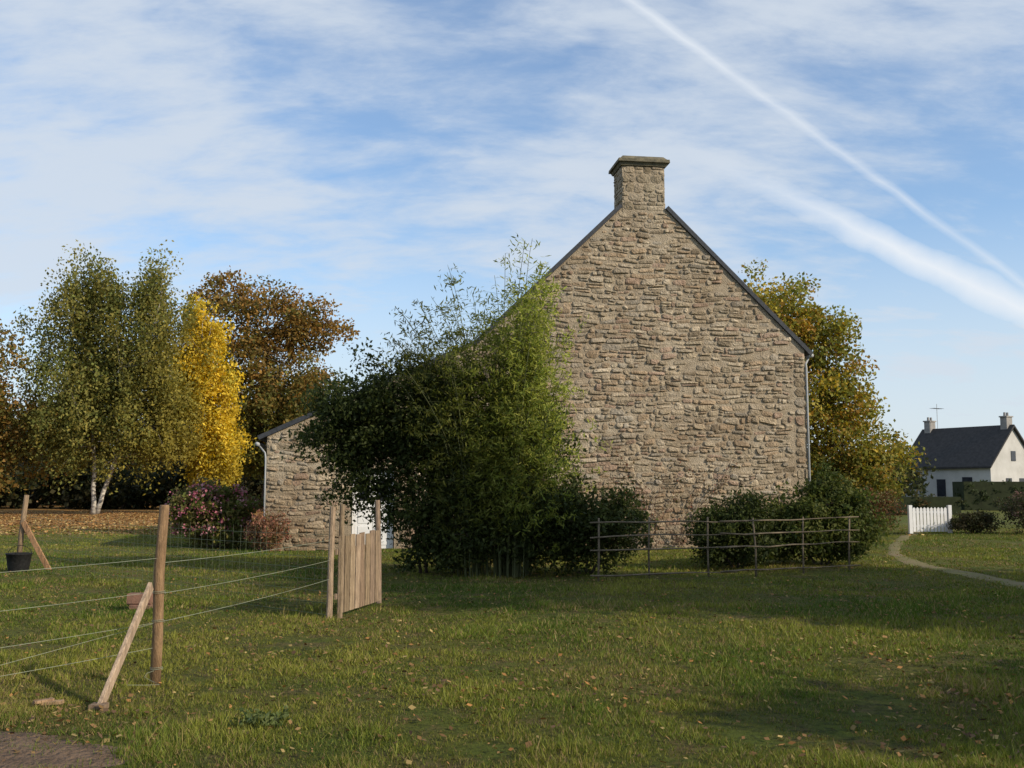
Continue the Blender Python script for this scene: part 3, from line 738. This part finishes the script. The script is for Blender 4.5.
# ------------------------------------------------------------------ small wooden slat gate
E=empty("wooden_slat_gate",(-2.24,12.6,0))
mb=MB()
ga=Vector((0.05,0,0)); gb=Vector((0.37,1.45,0))
def wc():
    k=random.uniform(0.7,1.25); return (k,k*random.uniform(0.93,1.0),k*random.uniform(0.85,0.98))
for i in range(8):
    t=(i+0.5)/8; p=ga.lerp(gb,t)+Vector((0.03,0,0)); tilt=random.uniform(-.03,.03)
    mb.beam((p.x,p.y,0.04),(p.x+tilt*0.3,p.y+tilt,0.99+random.uniform(-.035,.035)),0.150,0.02,wc(),roll=(1,-0.23,0))
for z in (0.25,0.8): mb.beam((ga.x-0.0,ga.y,z),(gb.x,gb.y,z),0.03,0.07,wc())
mb.tube([(-0.02,-0.02,-0.1),(-0.01,-0.02,0.7),(0.0,-0.02,1.36)],[0.04,0.038,0.036],9,wc(),0.05)
mb.tube([(0.10,0.05,-0.1),(0.10,0.05,0.7),(0.11,0.05,1.39)],[0.034,0.033,0.032],9,wc(),0.05)
mb.tube([(0.37,1.66,-0.1),(0.36,1.66,0.7),(0.33,1.66,1.42)],[0.04,0.038,0.036],9,wc(),0.05)
mb.obj("slats_and_posts",M_wood,E)

# ------------------------------------------------------------------ wire fence with braced posts
E=empty("fence_post",(-2.91,8.35,0)); mb=MB(); g=float(gz(-2.91,8.35))
mb.tube([(0,0,g-0.1),(0.012,0,0.4),(0.0,0.01,0.9),(0.03,0,1.44),(0.03,0,1.455)],[0.046,0.043,0.042,0.040,0.034],12,(0.9,0.76,0.58),0.07)
mb.obj("post",M_wood,E,smooth=True)
mb=MB(); mb.beam((-0.07,-0.92,float(gz(-2.98,7.45))+0.0),(-0.035,-0.07,0.80),0.09,0.032,(1.5,1.48,1.45),roll=(1,0.1,0.0)); mb.obj("brace",M_wood,E)
mb=MB(); mb.box(-0.12,-0.01,-1.0,-0.9,-0.02,0.05,(0.8,.75,.7)); mb.obj("brace_foot_peg",M_wood,E)
E=empty("fence_post",(-9.60,19.7,0)); mb=MB()
mb.tube([(0,0,-0.1),(0.03,0,0.7),(0.1,0,1.45)],[0.05,0.048,0.045],10,(0.9,0.85,0.75),0.05); mb.obj("post",M_wood,E,smooth=True)
mb=MB(); mb.beam((0.68,-0.15,0.0),(0.08,-0.05,0.93),0.10,0.04,(1.25,0.95,0.7),roll=(0,1,0)); mb.obj("brace",M_wood,E)
E=empty("fence_post",(-4.75,5.75,0)); mb=MB(); mb.tube([(0,0,-0.1),(0,0,0.7),(0.02,0,1.4)],[0.045,0.043,0.04],10,(0.8,0.75,0.65),0.05); mb.obj("post",M_wood,E,smooth=True)

def wire(mb,a,b,r=0.0022,sag=0.03,n=8):
    a=Vector(a);b=Vector(b)
    pts=[a.lerp(b,i/n)-Vector((0,0,sag*4*(i/n)*(1-i/n))) for i in range(n+1)]
    mb.tube(pts,[r]*(n+1),4)
E=empty("wire_fence",(0,0,0)); mb=MB()
p1=(-2.90,8.35); p0=(-4.75,5.75); p2=(-2.25,12.58); pf=(-9.60,19.7)
for z in (0.50,0.73,0.98): wire(mb,(p1[0],p1[1],z),(p2[0],p2[1],z-0.03),0.0022,0.02)
for z,zz in ((0.30,0.25),(0.50,0.45),(0.75,0.72),(1.02,1.0)): wire(mb,(p1[0],p1[1],z),(p0[0],p0[1],zz),0.0019,0.02)
wire(mb,(p1[0],p1[1],0.5),(p0[0],p0[1],0.1),0.0017,0.0)
for z in (0.12,0.50,0.73):
    pts=[(p1[0]+0.05*math.cos(a),p1[1]+0.05*math.sin(a),z+0.002*a) for a in np.linspace(0,12.5,26)]
    mb.tube(pts,[0.002]*26,4)
pts=[(-2.9+0.02*i*math.cos(i*1.3),8.3-0.03*i,0.12-0.012*i+0.02*math.sin(i)) for i in range(8)]
mb.tube(pts,[0.0018]*8,4)
mb.obj("strands",M_wire,E)
mb=MB()
A=Vector((pf[0]+0.1,pf[1],0)); B=Vector((p2[0],p2[1],0)); L_=(B-A).length
for z in np.arange(0.05,1.16,0.14): wire(mb,A+Vector((0,0,z)),B+Vector((0,0,z-0.02)),0.0022,0.04,10)
n=int(L_/0.18)
for i in range(n):
    t=i/n; p=A.lerp(B,t); mb.tube([(p.x,p.y,0.03),(p.x+random.uniform(-.03,.03),p.y,1.08)],[0.0018]*2,3)
mb.obj("netting",M_net,E)

E=empty("brick_block",(-4.9,13.4,0)); mb=MB()
mb.beam((-0.15,0,0.14),(0.15,0.03,0.14),0.20,0.14,(1,1,1)); mb.beam((-0.10,0.01,0.04),(0.17,0.0,0.04),0.22,0.06)
mb.obj("bricks",M_brick,E)
E=empty("wood_offcut",(-3.35,7.4,float(gz(-3.35,7.4)))); mb=MB()
mb.beam((-0.10,0,0.03),(0.10,0.04,0.035),0.06,0.025,(1.3,1.15,0.9)); mb.beam((-0.08,-0.03,0.045),(0.02,0.06,0.05),0.05,0.02,(1.1,0.95,0.8)); mb.obj("boards",M_wood,E)
E=empty("black_bucket",(-9.35,19.2,0)); mb=MB()
pr=[(0.17,0.0),(0.2,0.15),(0.225,0.33),(0.24,0.34),(0.235,0.36),(0.21,0.35),(0.19,0.15),(0.0,0.02)]
nb=16; vs=[];fs=[]
for (r,z) in pr:
    for k in range(nb): a=2*math.pi*k/nb; vs.append((r*math.cos(a)+0.0,r*math.sin(a),z))
for i in range(len(pr)-1):
    for k in range(nb): fs.append((i*nb+k,i*nb+(k+1)%nb,(i+1)*nb+(k+1)%nb,(i+1)*nb+k))
mb.add(vs,fs); mb.tube([(0.23*math.cos(a),0.03,0.33+0.17*math.sin(a)) for a in np.linspace(0,math.pi,12)],[0.006]*12,5)
mb.obj("bucket",M_dark,E,smooth=True)

# ------------------------------------------------------------------ sun + sky
AZ=27.0; EL=27.0
S=Vector((math.cos(math.radians(EL))*math.cos(math.radians(AZ)),-math.cos(math.radians(EL))*math.sin(math.radians(AZ)),math.sin(math.radians(EL))))
ld=bpy.data.lights.new("sun",'SUN'); ld.energy=4.8; ld.angle=math.radians(0.55); ld.color=(1.0,0.87,0.68)
lo=bpy.data.objects.new("sun",ld); lo.rotation_euler=S.to_track_quat('Z','Y').to_euler(); lo.location=(20,-10,20); COL.objects.link(lo)

w=bpy.data.worlds.new("World"); scene.world=w; w.use_nodes=True
nt=w.node_tree; nt.nodes.clear(); N=nt.nodes; L=nt.links
out=N.new("ShaderNodeOutputWorld"); bg=N.new("ShaderNodeBackground"); bg.inputs[1].default_value=0.1; L.new(bg.outputs[0],out.inputs[0])
sky=N.new("ShaderNodeTexSky"); sky.sky_type='NISHITA'; sky.sun_disc=False; sky.sun_elevation=math.radians(EL); sky.sun_rotation=math.radians(90+AZ)
sky.air_density=1.0; sky.dust_density=0.3; sky.ozone_density=2.5
hsv=N.new("ShaderNodeHueSaturation"); hsv.inputs["Saturation"].default_value=1.12; hsv.inputs["Value"].default_value=1.85; L.new(sky.outputs[0],hsv.inputs["Color"])
tc=N.new("ShaderNodeTexCoord"); sep=N.new("ShaderNodeSeparateXYZ"); L.new(tc.outputs["Generated"],sep.inputs[0])
def M(op,a,b=0.0,c=0.0,clamp=False):
    x=N.new("ShaderNodeMath"); x.operation=op; x.use_clamp=clamp
    for k,v in enumerate((a,b,c)):
        if isinstance(v,(int,float)): x.inputs[k].default_value=v
        else: L.new(v,x.inputs[k])
    return x.outputs[0]
def MR(src,a,b,c=0.0,d=1.0):
    r=N.new("ShaderNodeMapRange"); r.interpolation_type='SMOOTHSTEP'
    for k,v in ((1,a),(2,b),(3,c),(4,d)): r.inputs[k].default_value=v
    L.new(src,r.inputs[0]); return r.outputs[0]
zz=M('ADD',M('MAXIMUM',sep.outputs[2],0.0),0.32)
cx=M('DIVIDE',sep.outputs[0],zz); cy=M('DIVIDE',sep.outputs[1],zz)
cmb=N.new("ShaderNodeCombineXYZ"); L.new(cx,cmb.inputs[0]); L.new(cy,cmb.inputs[1])
def cn(rot,scale,sc,det,rough,dist,loc=(0,0,0)):
    mp=N.new("ShaderNodeMapping"); mp.inputs["Rotation"].default_value=(0,0,math.radians(rot)); mp.inputs["Scale"].default_value=scale; mp.inputs["Location"].default_value=loc
    L.new(cmb.outputs[0],mp.inputs[0]); n=N.new("ShaderNodeTexNoise"); n.inputs["Scale"].default_value=sc; n.inputs["Detail"].default_value=det; n.inputs["Roughness"].default_value=rough; n.inputs["Distortion"].default_value=dist
    L.new(mp.outputs[0],n.inputs["Vector"]); return n.outputs[0]
big=cn(-20,(0.9,1.3,1),1.5,4,0.5,0.15,(2.3,0.7,0))
fine=cn(-30,(1.0,1.9,1),4.6,9,0.60,0.25,(5.1,3.0,0))
wisp=cn(35,(1.0,2.6,1),8.0,8,0.62,0.25,(1.1,4.0,0))
den=M('ADD',M('ADD',M('MULTIPLY',big,0.50),M('MULTIPLY',fine,0.34)),M('MULTIPLY',wisp,0.16))
cloud=MR(den,0.39,0.59,0.16,0.90)
haze=MR(sep.outputs[2],0.34,0.03,0.0,0.82)
cloud=M('MAXIMUM',cloud,haze)
def trail(a,b,w0,w1,ramp_from,ramp_to,seed):
    a=Vector(a).normalized(); b=Vector(b).normalized(); n=a.cross(b).normalized(); t=(b-a).normalized()
    vd=N.new("ShaderNodeVectorMath"); vd.operation='DOT_PRODUCT'; L.new(tc.outputs["Generated"],vd.inputs[0]); vd.inputs[1].default_value=n
    vt=N.new("ShaderNodeVectorMath"); vt.operation='DOT_PRODUCT'; L.new(tc.outputs["Generated"],vt.inputs[0]); vt.inputs[1].default_value=t
    nz=N.new("ShaderNodeTexNoise"); nz.inputs["Scale"].default_value=28; nz.inputs["Detail"].default_value=5; L.new(tc.outputs["Generated"],nz.inputs["Vector"])
    dist=M('ABSOLUTE',M('ADD',vd.outputs["Value"],M('MULTIPLY',M('SUBTRACT',nz.outputs[0],0.5),w1*0.9)))
    along=MR(vt.outputs["Value"],a.dot(t)+ramp_from,a.dot(t)+ramp_to)
    wid=M('ADD',M('MULTIPLY',along,w1-w0),w0)
    prof_=M('SUBTRACT',1.0,M('DIVIDE',dist,wid),clamp=True)
    nz2=N.new("ShaderNodeTexNoise"); nz2.inputs["Scale"].default_value=9+seed; L.new(tc.outputs["Generated"],nz2.inputs["Vector"])
    return prof_,along,MR(nz2.outputs[0],0.3,0.6,0.5,1.0)
p,al,nz=trail((.118,.9552,.4848),(.512,.9845,.2013),0.0065,0.0055,0,0.4,0)
t1=M('MULTIPLY',M('MULTIPLY',p,nz),0.68)
p,al,nz=trail((.178,.9706,.3356),(.512,.9871,.1764),0.009,0.016,-0.02,0.22,3)
t2=M('MULTIPLY',M('MULTIPLY',M('POWER',p,0.7),al),0.95)
tt=M('ADD',t1,t2,clamp=True)
mx=N.new("ShaderNodeMix"); mx.data_type='RGBA'; L.new(cloud,mx.inputs[0]); L.new(hsv.outputs[0],mx.inputs[6]); mx.inputs[7].default_value=(6.6,7.3,8.2,1)
mx2=N.new("ShaderNodeMix"); mx2.data_type='RGBA'; L.new(tt,mx2.inputs[0]); L.new(mx.outputs[2],mx2.inputs[6]); mx2.inputs[7].default_value=(8.3,8.8,9.4,1)
L.new(mx2.outputs[2],bg.inputs[0])

# ------------------------------------------------------------------ camera
cd=bpy.data.cameras.new("camera"); cd.sensor_width=36; cd.lens=36*1000/1024; cd.clip_end=3000; cd.clip_start=0.1
co=bpy.data.objects.new("camera",cd); co.location=(0,0,1.6); co.rotation_euler=(math.radians(95.9),0,0); COL.objects.link(co); scene.camera=co
scene.view_settings.view_transform='Standard'; scene.view_settings.look='None'; scene.view_settings.exposure=0
